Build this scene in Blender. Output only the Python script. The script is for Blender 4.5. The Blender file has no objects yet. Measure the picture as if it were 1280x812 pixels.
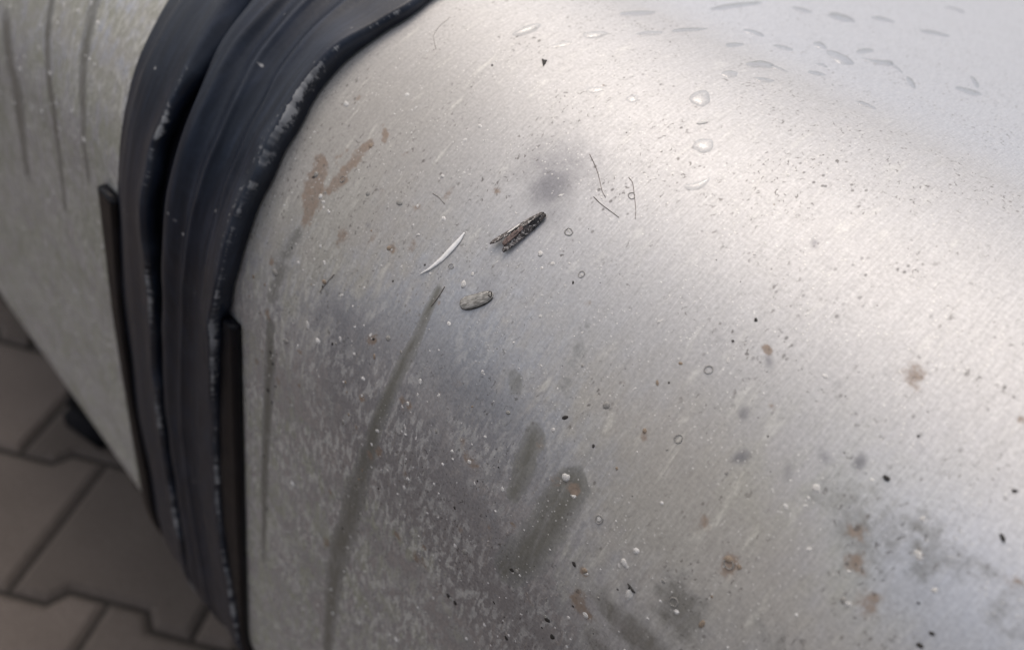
import bpy, bmesh, math, random
import numpy as np
from mathutils import Vector, Matrix

random.seed(7)
RNG = np.random.default_rng(7)
scene = bpy.context.scene
COL = scene.collection
rad = math.radians

# ------------------------------------------------------------------ camera
cam_data = bpy.data.cameras.new("camera")
cam = bpy.data.objects.new("camera", cam_data)
COL.objects.link(cam)
scene.camera = cam
right = Vector((0.6908766, 0.6943699, 0.2013456))
down = Vector((0.5597142, -0.3374276, -0.7568769))
fwd = Vector((-0.4576130, 0.6356045, -0.6217695))
M3 = Matrix((right, -down, -fwd)).transposed()
cam.matrix_world = Matrix.Translation((0.0, -0.2286, 0.82)) @ M3.to_4x4()
cam_data.sensor_width = 36.0
cam_data.lens = 27.0
cam_data.clip_start = 0.005
cam_data.clip_end = 200.0
cam_data.dof.use_dof = True
cam_data.dof.focus_distance = 0.204
cam_data.dof.aperture_fstop = 9.0

# ------------------------------------------------------------------ light
SUN_ELEV, SUN_AZ = rad(69), rad(158)
world = bpy.data.worlds.new("World")
scene.world = world
world.use_nodes = True
wn = world.node_tree.nodes
bg = wn["Background"]
sky = wn.new("ShaderNodeTexSky")
sky.sky_type = 'NISHITA'
sky.sun_disc = False
sky.sun_elevation = SUN_ELEV
sky.sun_rotation = math.pi / 2 - SUN_AZ
sky.air_density = 1.0
sky.dust_density = 9.0
sky.ozone_density = 0.6
veil = wn.new("ShaderNodeHueSaturation")          # the whole sky is veiled by even cloud: paler than clear air
veil.inputs["Saturation"].default_value = 0.75
world.node_tree.links.new(sky.outputs[0], veil.inputs["Color"])
world.node_tree.links.new(veil.outputs[0], bg.inputs[0])
bg.inputs[1].default_value = 0.15
sun_data = bpy.data.lights.new("sun", 'SUN')
sun_data.energy = 0.6
sun_data.angle = rad(155)
sun_data.color = (1.0, 0.985, 0.965)
sun = bpy.data.objects.new("sun", sun_data)
COL.objects.link(sun)
sd = Vector((math.cos(SUN_ELEV) * math.cos(SUN_AZ), math.cos(SUN_ELEV) * math.sin(SUN_AZ), math.sin(SUN_ELEV)))
sun.rotation_euler = sd.to_track_quat('Z', 'Y').to_euler()
sun.location = (0, 0, 3)
vs = scene.view_settings
vs.view_transform = 'Standard'
vs.look = 'None'
vs.exposure = -0.06
vs.gamma = 1.0
vs.use_curve_mapping = False

# ------------------------------------------------------------------ helpers
def mesh_obj(name, verts, faces, mat, parent=None, smooth=True):
    me = bpy.data.meshes.new(name)
    me.from_pydata([tuple(v) for v in verts], [], faces)
    me.update()
    if smooth:
        me.polygons.foreach_set("use_smooth", [True] * len(me.polygons))
    if mat:
        me.materials.append(mat)
    o = bpy.data.objects.new(name, me)
    COL.objects.link(o)
    if parent:
        o.parent = parent
    return o

def bm_obj(name, bm, mat, parent=None, smooth=True):
    me = bpy.data.meshes.new(name)
    bm.to_mesh(me)
    bm.free()
    if smooth:
        me.polygons.foreach_set("use_smooth", [True] * len(me.polygons))
    if mat:
        me.materials.append(mat)
    o = bpy.data.objects.new(name, me)
    COL.objects.link(o)
    if parent:
        o.parent = parent
    return o

def tag(o, label=None, cat=None, group=None, kind=None):
    if label: o["label"] = label
    if cat: o["category"] = cat
    if group: o["group"] = group
    if kind: o["kind"] = kind
    return o

def empty(name, loc=(0, 0, 0)):
    o = bpy.data.objects.new(name, None)
    o.empty_display_size = 0.02
    COL.objects.link(o)
    o.location = loc
    return o

class Mat:
    """small node-graph builder"""
    def __init__(self, name):
        self.m = bpy.data.materials.new(name)
        self.m.use_nodes = True
        self.nt = self.m.node_tree
        self.p = self.nt.nodes["Principled BSDF"]
    def n(self, t, **kw):
        nd = self.nt.nodes.new(t)
        for k, v in kw.items():
            setattr(nd, k, v)
        return nd
    def set(self, sock, v):
        if isinstance(v, bpy.types.NodeSocket):
            self.nt.links.new(v, sock)
        elif isinstance(v, (tuple, list)) and len(v) == 3 and sock.type == 'RGBA':
            sock.default_value = (*v, 1)
        else:
            sock.default_value = v
    def P(self, **kw):
        for k, v in kw.items():
            self.set(self.p.inputs[k.replace('_', ' ')], v)
    def math(self, op, a, b=0.0, c=None, clamp=False):
        nd = self.n("ShaderNodeMath", operation=op, use_clamp=clamp)
        self.set(nd.inputs[0], a); self.set(nd.inputs[1], b)
        if c is not None: self.set(nd.inputs[2], c)
        return nd.outputs[0]
    def mix(self, f, a, b):
        nd = self.n("ShaderNodeMix", data_type='RGBA')
        self.set(nd.inputs[0], f); self.set(nd.inputs[6], a); self.set(nd.inputs[7], b)
        return nd.outputs[2]
    def mixf(self, f, a, b):
        nd = self.n("ShaderNodeMix", data_type='FLOAT')
        self.set(nd.inputs[0], f); self.set(nd.inputs[2], a); self.set(nd.inputs[3], b)
        return nd.outputs[0]
    def attr(self, name):
        return self.n("ShaderNodeAttribute", attribute_name=name).outputs["Fac"]
    def mapping(self, vec, scale=(1, 1, 1), rot=(0, 0, 0), loc=(0, 0, 0)):
        nd = self.n("ShaderNodeMapping")
        self.set(nd.inputs[0], vec)
        nd.inputs["Scale"].default_value = scale
        nd.inputs["Rotation"].default_value = rot
        nd.inputs["Location"].default_value = loc
        return nd.outputs[0]
    def noise(self, vec, scale, detail=4, rough=0.55, dist=0.0):
        nd = self.n("ShaderNodeTexNoise")
        self.set(nd.inputs["Vector"], vec)
        nd.inputs["Scale"].default_value = scale
        nd.inputs["Detail"].default_value = detail
        nd.inputs["Roughness"].default_value = rough
        nd.inputs["Distortion"].default_value = dist
        return nd.outputs["Fac"]
    def voro(self, vec, scale, feature='F1', rnd=1.0):
        nd = self.n("ShaderNodeTexVoronoi", feature=feature)
        self.set(nd.inputs["Vector"], vec)
        nd.inputs["Scale"].default_value = scale
        nd.inputs["Randomness"].default_value = rnd
        return nd
    def step(self, v, lo, hi, a=0.0, b=1.0):
        nd = self.n("ShaderNodeMapRange", interpolation_type='SMOOTHSTEP')
        self.set(nd.inputs[0], v)
        nd.inputs[1].default_value = lo; nd.inputs[2].default_value = hi
        nd.inputs[3].default_value = a; nd.inputs[4].default_value = b
        return nd.outputs[0]
    def bump(self, h, strength=0.2, dist=0.001, normal=None):
        nd = self.n("ShaderNodeBump")
        self.set(nd.inputs["Height"], h)
        nd.inputs["Strength"].default_value = strength
        nd.inputs["Distance"].default_value = dist
        if normal is not None: self.set(nd.inputs["Normal"], normal)
        return nd.outputs[0]

# ------------------------------------------------------------------ tank profile
R = 0.12          # corner radius
TOP = 0.40        # flat top
HH = 0.216        # flat front
ZC = 0.6291       # height of the upper corner's centre
QA = R * math.pi / 2
PERIM = 2 * (TOP + HH) + 4 * QA

def prof(s):
    """s = 0 where the top turns into the front corner, growing down the front; returns y, z, ny, nz"""
    s = np.asarray(s, float)
    s = np.mod(s + TOP, PERIM) - TOP
    y = np.zeros_like(s); z = np.zeros_like(s); ny = np.zeros_like(s); nz = np.zeros_like(s)
    def put(m, yy, zz, a, b):
        y[m] = yy; z[m] = zz; ny[m] = a; nz[m] = b
    m = s <= 0
    put(m, -s[m], R, 0, 1)
    m = (s > 0) & (s <= QA); t = s[m] / R
    put(m, -R * np.sin(t), R * np.cos(t), -np.sin(t), np.cos(t))
    m = (s > QA) & (s <= QA + HH); t = s[m] - QA
    put(m, -R, -t, -1, 0)
    s0 = QA + HH
    m = (s > s0) & (s <= s0 + QA); t = (s[m] - s0) / R
    put(m, -R * np.cos(t), -HH - R * np.sin(t), -np.cos(t), -np.sin(t))
    s0 += QA
    m = (s > s0) & (s <= s0 + TOP); t = s[m] - s0
    put(m, t, -HH - R, 0, -1)
    s0 += TOP
    m = (s > s0) & (s <= s0 + QA); t = (s[m] - s0) / R
    put(m, TOP + R * np.sin(t), -HH - R * np.cos(t), np.sin(t), -np.cos(t))
    s0 += QA
    m = (s > s0) & (s <= s0 + HH); t = s[m] - s0
    put(m, TOP + R, -HH + t, 1, 0)
    s0 += HH
    m = s > s0; t = (s[m] - s0) / R
    put(m, TOP + R * np.cos(t), R * np.sin(t), np.cos(t), np.sin(t))
    return y, z + ZC, ny, nz

def frame(x, s, h=0.0):
    """matrix at a point of the tank skin: local x along the tank, y downhill, z outwards"""
    y, z, ny, nz = [float(v) for v in prof(np.array([s]))] if False else [float(v[0]) for v in prof(np.array([s]))]
    n = Vector((0, ny, nz)); ex = Vector((1, 0, 0)); ey = n.cross(ex)
    m = Matrix((ex, ey, n)).transposed().to_4x4()
    m.translation = Vector((x, y, z)) + n * h
    return m

def frame_dir(a, b, h=0.0):
    """frame at point a (x, s) whose local x points to b; returns matrix and distance"""
    m = frame(a[0], a[1], h)
    ang = math.atan2(-(b[1] - a[1]) * -1, b[0] - a[0])
    sgn = 1.0
    # local y is downhill when n x ex points that way
    y0, z0, _, _ = [float(v[0]) for v in prof(np.array([a[1] + 1e-4]))]
    t = Vector((0, y0, z0)) - Vector((0, *[float(v[0]) for v in prof(np.array([a[1]]))[:2]]))
    if t.dot(m.col[1].to_3d()) < 0: sgn = -1.0
    return m @ Matrix.Rotation(sgn * math.atan2(b[1] - a[1], b[0] - a[0]), 4, 'Z'), math.hypot(b[0] - a[0], b[1] - a[1])

# ------------------------------------------------------------------ fields on the skin (dirt and stains, a dark blot, painted dark reflections)
def seg_field(X, S, pts, widths):
    """1 on the centre line, 0 at the given half width, negative beyond"""
    out = np.full(X.shape, -9.0)
    for (a, b, wa, wb) in zip(pts[:-1], pts[1:], widths[:-1], widths[1:]):
        dx, ds = b[0] - a[0], b[1] - a[1]
        L2 = dx * dx + ds * ds + 1e-12
        t = np.clip(((X - a[0]) * dx + (S - a[1]) * ds) / L2, 0, 1)
        d = np.hypot(X - a[0] - t * dx, S - a[1] - t * ds)
        out = np.maximum(out, 1 - d / (wa + t * (wb - wa)))
    return out

def blob(X, S, c, rx, rs, rot=0.0):
    dx, ds = X - c[0], S - c[1]
    u = dx * math.cos(rot) + ds * math.sin(rot); v = -dx * math.sin(rot) + ds * math.cos(rot)
    return np.exp(-(u / rx) ** 2 - (v / rs) ** 2)

MM = 0.001
# dark wet runs: points (x, s), half widths in mm, strength
RUNS = [
    ([(-0.11774, 0.12452), (-0.11607, 0.14048), (-0.11690, 0.15678), (-0.11902, 0.18490), (-0.12441, 0.22388), (-0.12982, 0.26541), (-0.12957, 0.32847)], [1.0, 1.8, 2.2, 3.4, 4.6, 4.6, 3.0], 1.0),
    ([(-0.05457, 0.14098), (-0.05477, 0.15220), (-0.05580, 0.16982), (-0.05950, 0.17811)], [4.2, 5.0, 5.2, 4.2], 1.0),
    ([(-0.06985, 0.13829), (-0.06784, 0.14729), (-0.06705, 0.15583)], [3.4, 3.4, 2.6], .8),
    ([(-0.07697, 0.10329), (-0.07300, 0.11423), (-0.06894, 0.12864)], [3.0, 4.0, 3.0], .2),
    ([(-0.17668, 0.17653), (-0.17554, 0.19217), (-0.17694, 0.21362), (-0.17903, 0.25249), (-0.18023, 0.32226)], [2.2, 3.2, 2.6, 2.6, 1.2], .95),
    ([(-0.17600, 0.14001), (-0.17776, 0.15304), (-0.17732, 0.16594)], [4.0, 4.2, 3.0], .45),
    ([(-0.40641, 0.16179), (-0.40143, 0.19092), (-0.41436, 0.24657)], [5, 7, 3.0], .8),
    ([(-0.36697, 0.13573), (-0.36185, 0.15527), (-0.35347, 0.18115), (-0.36242, 0.23785)], [2.4, 2.6, 2.6, 1.8], 1.0),
    ([(-0.33477, 0.12306), (-0.32863, 0.14511), (-0.32311, 0.16719), (-0.32376, 0.19996)], [3.8, 3.4, 2.6, 1.6], .9),
    ([(-0.08293, 0.12892), (-0.08157, 0.13203)], [2.0, 1.8], .4),
]
RUST = [
    ([(-0.18111, 0.11647), (-0.17807, 0.12510), (-0.17461, 0.13482)], [3.4, 5.4, 4.6], 1.0),
    ([(-0.16867, 0.10303), (-0.16941, 0.10944), (-0.17029, 0.11757), (-0.17164, 0.12240)], [1.6, 3.4, 3.2, 1.6], .8),
    ([(-0.16800, 0.09651), (-0.16413, 0.09957)], [1.5, 1.5], .6),
    ([(-0.17593, 0.11364), (-0.17442, 0.10984)], [2.5, 2.0], .5),
]
HALOS = [((-0.13067, 0.15031), 3.2, .8), ((-0.12711, 0.16970), 2.4, .6), ((-0.10928, 0.15866), 2.6, .6), ((-0.10072, 0.14940), 2.0, .5), ((-0.08292, 0.15797), 3.0, 1.0),
         ((-0.05335, 0.14201), 2.4, .9), ((-0.03646, 0.16750), 4.2, 1.0), ((-0.04033, 0.15766), 2.0, .6), ((-0.01507, 0.12998), 3.0, 1.0), ((-0.00977, 0.07356), 3.2, .55),
         ((-0.07841, 0.10353), 2.8, .4), ((-0.04647, 0.11977), 1.8, .7), ((-0.04752, 0.13025), 1.6, .5), ((-0.13296, 0.10195), 3.6, .5), ((-0.13919, 0.12383), 2.4, .7),
         ((0.01177, 0.10354), 2.2, .4), ((-0.13952, 0.10957), 1.8, .5), ((-0.10392, 0.08798), 1.2, .3), ((-0.08986, 0.21061), 3.4, .6), ((-0.16945, 0.11710), 2.4, .9),
         ((-0.11504, 0.12758), 1.6, .6), ((-0.02402, 0.12689), 3.2, .6), ((-0.03358, 0.11993), 2.4, .4)]
GREYS = [((-0.03167, 0.10170), 2.0, 1.4, .8), ((-0.03474, 0.08876), 2.6, 1.2, .7), ((-0.00720, 0.09536), 2.4, 1.4, .8), ((-0.02634, 0.10968), 2.8, 1.6, .9),
         ((-0.01307, 0.09888), 2.2, 1.6, .7), ((-0.04500, 0.05764), 2.2, 1.2, .7), ((-0.00013, 0.08585), 1.8, 1.0, .5), ((-0.04633, 0.09125), 1.4, 1.6, .4),
         ((-0.02056, 0.08455), 1.8, 1.2, .5), ((-0.15140, 0.12305), 1.2, 1.6, .7), ((-0.01688, 0.10617), 3.0, 1.6, .6), ((-0.05367, 0.08035), 2.2, 1.0, .35)]

def tank_fields(X, S):
    run = np.zeros_like(X)
    for pts, w, k in RUNS:
        run = np.maximum(run, np.clip(seg_field(X, S, pts, [v * MM * 1.5 for v in w]), 0, 1) * k)
    rust = np.zeros_like(X)
    for pts, w, k in RUST:
        rust = np.maximum(rust, np.clip(seg_field(X, S, pts, [v * MM * 1.2 for v in w]), 0, 1) * k)
    for c, w, k in HALOS:
        rust = np.maximum(rust, blob(X, S, c, w * MM * .7, w * MM * .7) * k * .95)
    hr = np.random.default_rng(11)
    for _ in range(70):
        c = (hr.uniform(-.19, .03), hr.normal(.165, .045)); w = hr.uniform(.9, 2.2) * MM
        rust = np.maximum(rust, blob(X, S, c, w, w * hr.uniform(.8, 1.5)) * hr.uniform(.3, .8))
    grey = np.zeros_like(X)
    for c, a, b, k in GREYS:
        grey = np.maximum(grey, blob(X, S, c, a * MM, b * MM, RNG.uniform(0, 3)) * k)
    grey = np.maximum(grey, blob(X, S, (-0.10859, 0.08288), 7.5 * MM, 8.5 * MM) * .95)  # soft dark blot beside the moth, fading outwards
    grey = np.maximum(grey, blob(X, S, (-0.10981, 0.07698), 14 * MM, 14 * MM) * .62)
    grey = np.maximum(grey, blob(X, S, (-0.10350, 0.08713), 7 * MM, 9 * MM) * .5)
    grey = np.maximum(grey, blob(X, S, (-0.10525, 0.11456), 6 * MM, 6 * MM) * .35)
    # grime: dust film that thickens down the front and left of the strap, thinned in two broad swathes under the painted dark reflection
    d = 0.52 + 0.12 * np.clip((S - 0.10) / 0.12, 0, 1)
    d = np.where(X < -0.25, d + 0.22, d)
    d += 0.30 * blob(X, S, (-0.17776, 0.11167), 50 * MM, 50 * MM)
    d += 0.20 * blob(X, S, (-0.17959, 0.28506), 16 * MM, 120 * MM)
    d -= 0.50 * blob(X, S, (-0.11935, 0.17121), 22 * MM, 42 * MM, 0.2)
    d -= 0.46 * blob(X, S, (-0.06889, 0.18097), 20 * MM, 34 * MM, -0.4)
    d -= 0.20 * blob(X, S, (0.01708, 0.10399), 26 * MM, 16 * MM)
    d += 0.34 * blob(X, S, (-0.02909, 0.13261), 42 * MM, 30 * MM)
    d -= 0.20 * np.clip(-S / 0.03, 0, 1)
    wet_dark = np.zeros_like(X)  # a wet patch on the front, darker patches towards the right
    for c, a, b, k in [((-0.02106, 0.16026), 14, 5, 1.0), ((-0.01699, 0.14726), 9, 7, .9), ((-0.02917, 0.17187), 6, 5, .6), ((-0.00208, 0.10660), 16, 8, .55), ((0.01142, 0.10303), 16, 9, .6), ((0.02468, 0.10096), 16, 12, .5), ((0.00039, 0.13765), 10, 6, .35)]:
        wet_dark = np.maximum(wet_dark, blob(X, S, c, a * MM, b * MM) * k)
    refl = .50 * np.clip((S - .125) / .05, 0, 1) * np.clip((.02 - X) / .06, 0, 1)  # dark reflection of the surroundings, painted as a field on the skin
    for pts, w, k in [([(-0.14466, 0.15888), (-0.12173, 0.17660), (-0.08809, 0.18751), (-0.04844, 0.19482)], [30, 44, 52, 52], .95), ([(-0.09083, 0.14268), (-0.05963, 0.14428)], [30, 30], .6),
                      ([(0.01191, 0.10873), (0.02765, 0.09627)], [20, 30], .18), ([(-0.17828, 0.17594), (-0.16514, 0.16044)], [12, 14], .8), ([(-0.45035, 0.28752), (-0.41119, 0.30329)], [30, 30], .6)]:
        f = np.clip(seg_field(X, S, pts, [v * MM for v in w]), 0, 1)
        refl = np.maximum(refl, f * f * (3 - 2 * f) * k)
    mot = .04 + 1.0 * np.clip((S - .10) / .10, 0, 1) * np.clip(.45 + (-X - .02) / .10, .35, 1)
    alg = np.where(X < -.25, .45, .7 * np.clip((S - .18) / .07, 0, 1) * np.clip((-X - .05) / .08, 0, 1))
    alg = np.maximum(alg, .8 * blob(X, S, (0.00734, 0.10461), 30 * MM, 16 * MM))
    mot = np.where(X < -.25, np.maximum(mot, .85), mot)
    return run, rust, grey, np.clip(d, 0, 1), wet_dark, mot, np.clip(refl, 0, 1), alg

# ------------------------------------------------------------------ materials
def mat_tank():
    M = Mat("weathered_brushed_aluminium")
    uv = M.n("ShaderNodeUVMap", uv_map="skin").outputs[0]
    run, rust, grey, dust, wet_dark, refl_mask = (M.attr(a) for a in ("run", "rust", "grey", "dust", "wet_dark", "painted_reflection"))
    n_big = M.noise(uv, 14, 4, .6)
    n_mid = M.noise(uv, 70, 5, .62, .4)
    n_sm = M.noise(uv, 320, 4, .6)
    n_fine = M.noise(uv, 1050, 3, .65)
    n_dn = M.noise(M.mapping(uv, (260, 70, 1), (0, 0, .35)), 1.0, 5, .6, .3)       # flecks drawn out downhill
    brush = M.noise(M.mapping(uv, (2100, 150, 1)), 1.0, 3, .6)
    brush2 = M.noise(M.mapping(uv, (1700, 90, 1), (0, 0, .06)), 1.0, 3, .55)
    mo = M.attr("mottle")
    # masks
    def edge(v, w, lo, hi):
        j = M.math('MULTIPLY_ADD', M.math('SUBTRACT', n_mid, .5), w, v)
        j = M.math('MULTIPLY_ADD', M.math('SUBTRACT', n_sm, .5), w * .6, j)
        return M.math('MULTIPLY', M.step(j, lo, hi), M.step(v, 0.0, .10))
    m_run = M.math('MULTIPLY', edge(run, 1.0, .10, .28), M.math('MULTIPLY', M.math('MULTIPLY_ADD', run, .75, .42, clamp=True), M.math('MULTIPLY_ADD', n_dn, 1.1, .42, clamp=True)))
    m_rust = M.math('MULTIPLY', edge(rust, 2.0, .16, .62), M.math('MULTIPLY_ADD', n_sm, 1.2, .22, clamp=True))
    m_grey = M.math('MULTIPLY', edge(grey, .55, .10, 1.0), .72)
    m_wet_dark = edge(wet_dark, 1.5, .25, .85)
    t = M.math('MULTIPLY_ADD', M.math('SUBTRACT', n_mid, .5), M.math('MULTIPLY', mo, 1.7), dust)
    t = M.math('MULTIPLY_ADD', M.math('SUBTRACT', n_big, .5), M.math('MULTIPLY', mo, .9), t)
    t = M.math('MULTIPLY_ADD', M.math('SUBTRACT', n_dn, .5), M.math('MULTIPLY', mo, 2.2), t)
    t = M.math('MULTIPLY_ADD', M.math('SUBTRACT', n_sm, .5), M.math('MULTIPLY', mo, .8), t)
    t = M.math('MULTIPLY_ADD', refl_mask, -.30, t)
    m_dust = M.step(t, .26, .84)
    m_dust = M.math('MULTIPLY', m_dust, M.math('SUBTRACT', 1.0, M.math('MULTIPLY', m_run, .75)))
    m_dust = M.math('MULTIPLY', m_dust, M.math('SUBTRACT', 1.0, M.math('MULTIPLY', m_wet_dark, .45)))
    # pits: tiny dark specks clustered in patches
    pn = M.noise(M.mapping(uv, (820, 560, 1), (0, 0, .5)), 1.0, 3, .62, .5)
    pits = M.math('MULTIPLY', M.step(pn, .60, .66), M.step(M.math('ADD', M.math('MULTIPLY', n_mid, .6), M.math('MULTIPLY', n_big, .4)), .44, .60))
    fn = M.noise(M.mapping(uv, (520, 190, 1), (0, 0, .5), (2, 5, 0)), 1.0, 5, .66, .4)
    fleck = M.math('MULTIPLY', M.math('MULTIPLY', M.step(fn, .495, .57), mo), M.step(M.noise(M.mapping(uv, loc=(5, 7, 0)), 38, 4, .6), .36, .56))
    sc = M.noise(M.mapping(uv, (1300, 80, 1), (0, 0, -.55)), 1.0, 4, .6)
    scuff = M.math('MULTIPLY', M.math('MULTIPLY', M.step(sc, .55, .64), M.step(refl_mask, .1, .5)), M.step(M.noise(M.mapping(uv, loc=(1, 3, 0)), 50, 3), .42, .6))
    v2 = M.voro(M.mapping(uv, (1, .7, 1), (0, 0, .4)), 420)
    spots = M.math('MULTIPLY', M.step(v2.outputs["Distance"], .22, .10), M.step(M.noise(uv, 45, 3), .52, .62))
    v3 = M.voro(uv, 650)
    pale = M.math('MULTIPLY', M.step(v3.outputs["Distance"], .20, .08), M.step(M.noise(M.mapping(uv, loc=(3, 1, 0)), 60, 3), .44, .54))
    # colours
    metal = M.mix(n_big, (.57, .58, .605), (.64, .65, .675))
    metal = M.mix(M.math('MULTIPLY', M.step(brush, .40, .66), .30), metal, (.80, .80, .80))
    metal = M.mix(M.math('MULTIPLY', M.step(brush2, .52, .68), .20), metal, (.36, .36, .37))
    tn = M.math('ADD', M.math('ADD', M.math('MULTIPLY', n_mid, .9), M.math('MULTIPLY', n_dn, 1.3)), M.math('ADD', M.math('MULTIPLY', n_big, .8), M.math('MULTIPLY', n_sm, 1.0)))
    tm = M.math('MULTIPLY', M.step(M.math('MULTIPLY_ADD', M.math('SUBTRACT', tn, 2.0), 1.25, refl_mask), .05, .85), M.step(refl_mask, 0.0, .25))
    metal = M.mix(M.math('MULTIPLY', tm, .74), metal, (.43, .45, .49))  # reflected dark surroundings put into the metal colour
    film = M.mix(n_mid, (.36, .343, .318), (.47, .452, .425))
    film = M.mix(M.step(n_dn, .58, .72), film, (.58, .565, .52))
    film = M.mix(M.math('MULTIPLY', M.step(M.noise(M.mapping(uv, loc=(9, 4, 0)), 26, 3), .42, .62), M.math('MULTIPLY', mo, .55)), film, (.34, .345, .27))
    film = M.mix(M.math('MULTIPLY', M.attr("algae"), M.step(M.math('ADD', n_mid, M.math('MULTIPLY', n_dn, .6)), .62, .95)), film, (.335, .345, .262))
    film = M.mix(M.math('MULTIPLY', M.step(brush2, .50, .66), .13), film, (.24, .235, .225))
    film = M.mix(M.math('MULTIPLY', M.step(brush, .52, .66), .20), film, (.62, .61, .59))
    c = M.mix(m_dust, metal, film)
    c = M.mix(M.math('MULTIPLY', fleck, .70), c, (.60, .595, .55))
    c = M.mix(M.math('MULTIPLY', scuff, .6), c, (.62, .62, .61))
    c = M.mix(M.math('MULTIPLY', m_run, .92), c, (.150, .147, .124))
    c = M.mix(M.math('MULTIPLY', m_wet_dark, M.math('MULTIPLY', n_dn, 1.15)), c, (.20, .19, .155))
    c = M.mix(m_grey, c, (.17, .17, .19))
    c = M.mix(m_rust, c, M.mix(n_sm, (.18, .13, .10), (.35, .285, .23)))
    c = M.mix(M.math('MULTIPLY', pits, .70), c, (.12, .11, .10))
    c = M.mix(M.math('MULTIPLY', spots, .65), c, (.10, .09, .08))
    c = M.mix(M.math('MULTIPLY', pale, .75), c, (.72, .71, .68))
    g = M.math('MULTIPLY_ADD', M.math('SUBTRACT', n_fine, .5), M.math('MULTIPLY_ADD', mo, .35, .60), 1.0)
    hsv = M.n("ShaderNodeHueSaturation"); M.set(hsv.inputs["Value"], g); M.set(hsv.inputs["Color"], c)
    c = hsv.outputs[0]
    metl = M.math('SUBTRACT', 1.0, M.math('MULTIPLY_ADD', m_dust, .68, .12), clamp=True)
    metl = M.math('MULTIPLY', metl, M.math('SUBTRACT', 1.0, M.math('MULTIPLY', m_rust, .8)))
    metl = M.math('MULTIPLY', metl, M.math('SUBTRACT', 1.0, M.math('MAXIMUM', spots, M.math('MULTIPLY', m_run, .9))))
    metl = M.math('MULTIPLY', metl, M.math('SUBTRACT', 1.0, M.math('MULTIPLY', fleck, .7)))
    rough = M.mixf(m_dust, M.math('MULTIPLY_ADD', n_sm, .10, .54), .75)
    rough = M.mixf(m_run, rough, .38)
    h = M.math('MULTIPLY_ADD', brush, .5, M.math('MULTIPLY', n_fine, .35))
    h = M.math('MULTIPLY_ADD', n_sm, M.math('MULTIPLY', mo, .5), h)
    h = M.math('MULTIPLY_ADD', pits, -.6, h)
    h = M.math('MULTIPLY_ADD', pale, 1.2, h)
    nrm = M.bump(h, .20, .0003)
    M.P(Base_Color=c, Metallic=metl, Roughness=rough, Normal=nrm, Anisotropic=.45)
    tg = M.n("ShaderNodeTangent", direction_type='UV_MAP', uv_map="skin")
    M.set(M.p.inputs["Tangent"], tg.outputs[0])
    return M.m

def mat_rubber(name, base=(.008, .012, .022), wear=True):
    M = Mat(name)
    uv = M.n("ShaderNodeUVMap", uv_map="skin").outputs[0]
    n1 = M.noise(uv, 60, 5, .6, .3)
    n2 = M.noise(M.mapping(uv, (420, 40, 1)), 1.0, 4, .6)
    n3 = M.noise(uv, 480, 4, .65)
    c = M.mix(M.step(n2, .40, .75), base, tuple(v * 1.9 + .002 for v in base))
    c = M.mix(M.math('MULTIPLY', M.step(n1, .5, .75), .5 if wear else .1), c, (.026, .035, .054))
    rough = M.math('MULTIPLY_ADD', n1, .25, .27)
    if wear:
        w = M.attr("wear")
        w2 = M.step(M.math('MULTIPLY_ADD', M.math('SUBTRACT', n3, .5), 1.6, w), .44, .72)
        w2 = M.math('MULTIPLY', w2, M.step(M.noise(uv, 150, 3), .38, .58))
        c = M.mix(w2, c, (.34, .345, .35))
        w3 = M.math('MULTIPLY', M.math('MULTIPLY', w, .55), M.step(n1, .35, .7))
        c = M.mix(w3, c, (.085, .10, .125))
        v = M.voro(uv, 210)
        sp = M.math('MULTIPLY', M.step(v.outputs["Distance"], .16, .07), M.step(M.noise(uv, 90, 2), .60, .66))
        c = M.mix(M.math('MULTIPLY', sp, .8), c, (.40, .40, .40))
        rough = M.mixf(w2, rough, .8)
    nrm = M.bump(M.math('MULTIPLY_ADD', n3, .5, n2), .35, .0006)
    M.P(Base_Color=c, Roughness=rough, Normal=nrm, Specular_IOR_Level=.36 if wear else .2)
    return M.m

def mat_simple(name, a, b, scale=300, rough=.6, bumps=.3, metallic=0.0, spec=.5, dist=.0003):
    M = Mat(name)
    co = M.n("ShaderNodeTexCoord").outputs["Object"]
    n = M.noise(co, scale, 5, .6)
    M.P(Base_Color=M.mix(M.step(n, .35, .65), a, b), Roughness=rough, Metallic=metallic, Normal=M.bump(n, bumps, dist), Specular_IOR_Level=spec)
    return M.m

def mat_water():
    M = Mat("clear_rain_water")
    # shallow clear film: mirror-like by Fresnel, otherwise lets the light straight through
    tr = M.n("ShaderNodeBsdfTransparent"); tr.inputs[0].default_value = (.90, .905, .91, 1)
    gl = M.n("ShaderNodeBsdfGlossy"); gl.inputs["Roughness"].default_value = .06
    lw = M.n("ShaderNodeLayerWeight")
    fac = M.math('MULTIPLY_ADD', M.math('POWER', lw.outputs["Facing"], 3.0), .75, .05)
    mx = M.n("ShaderNodeMixShader")
    M.nt.links.new(fac, mx.inputs[0]); M.nt.links.new(tr.outputs[0], mx.inputs[1]); M.nt.links.new(gl.outputs[0], mx.inputs[2])
    M.nt.links.new(mx.outputs[0], M.nt.nodes["Material Output"].inputs[0])
    return M.m

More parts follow.
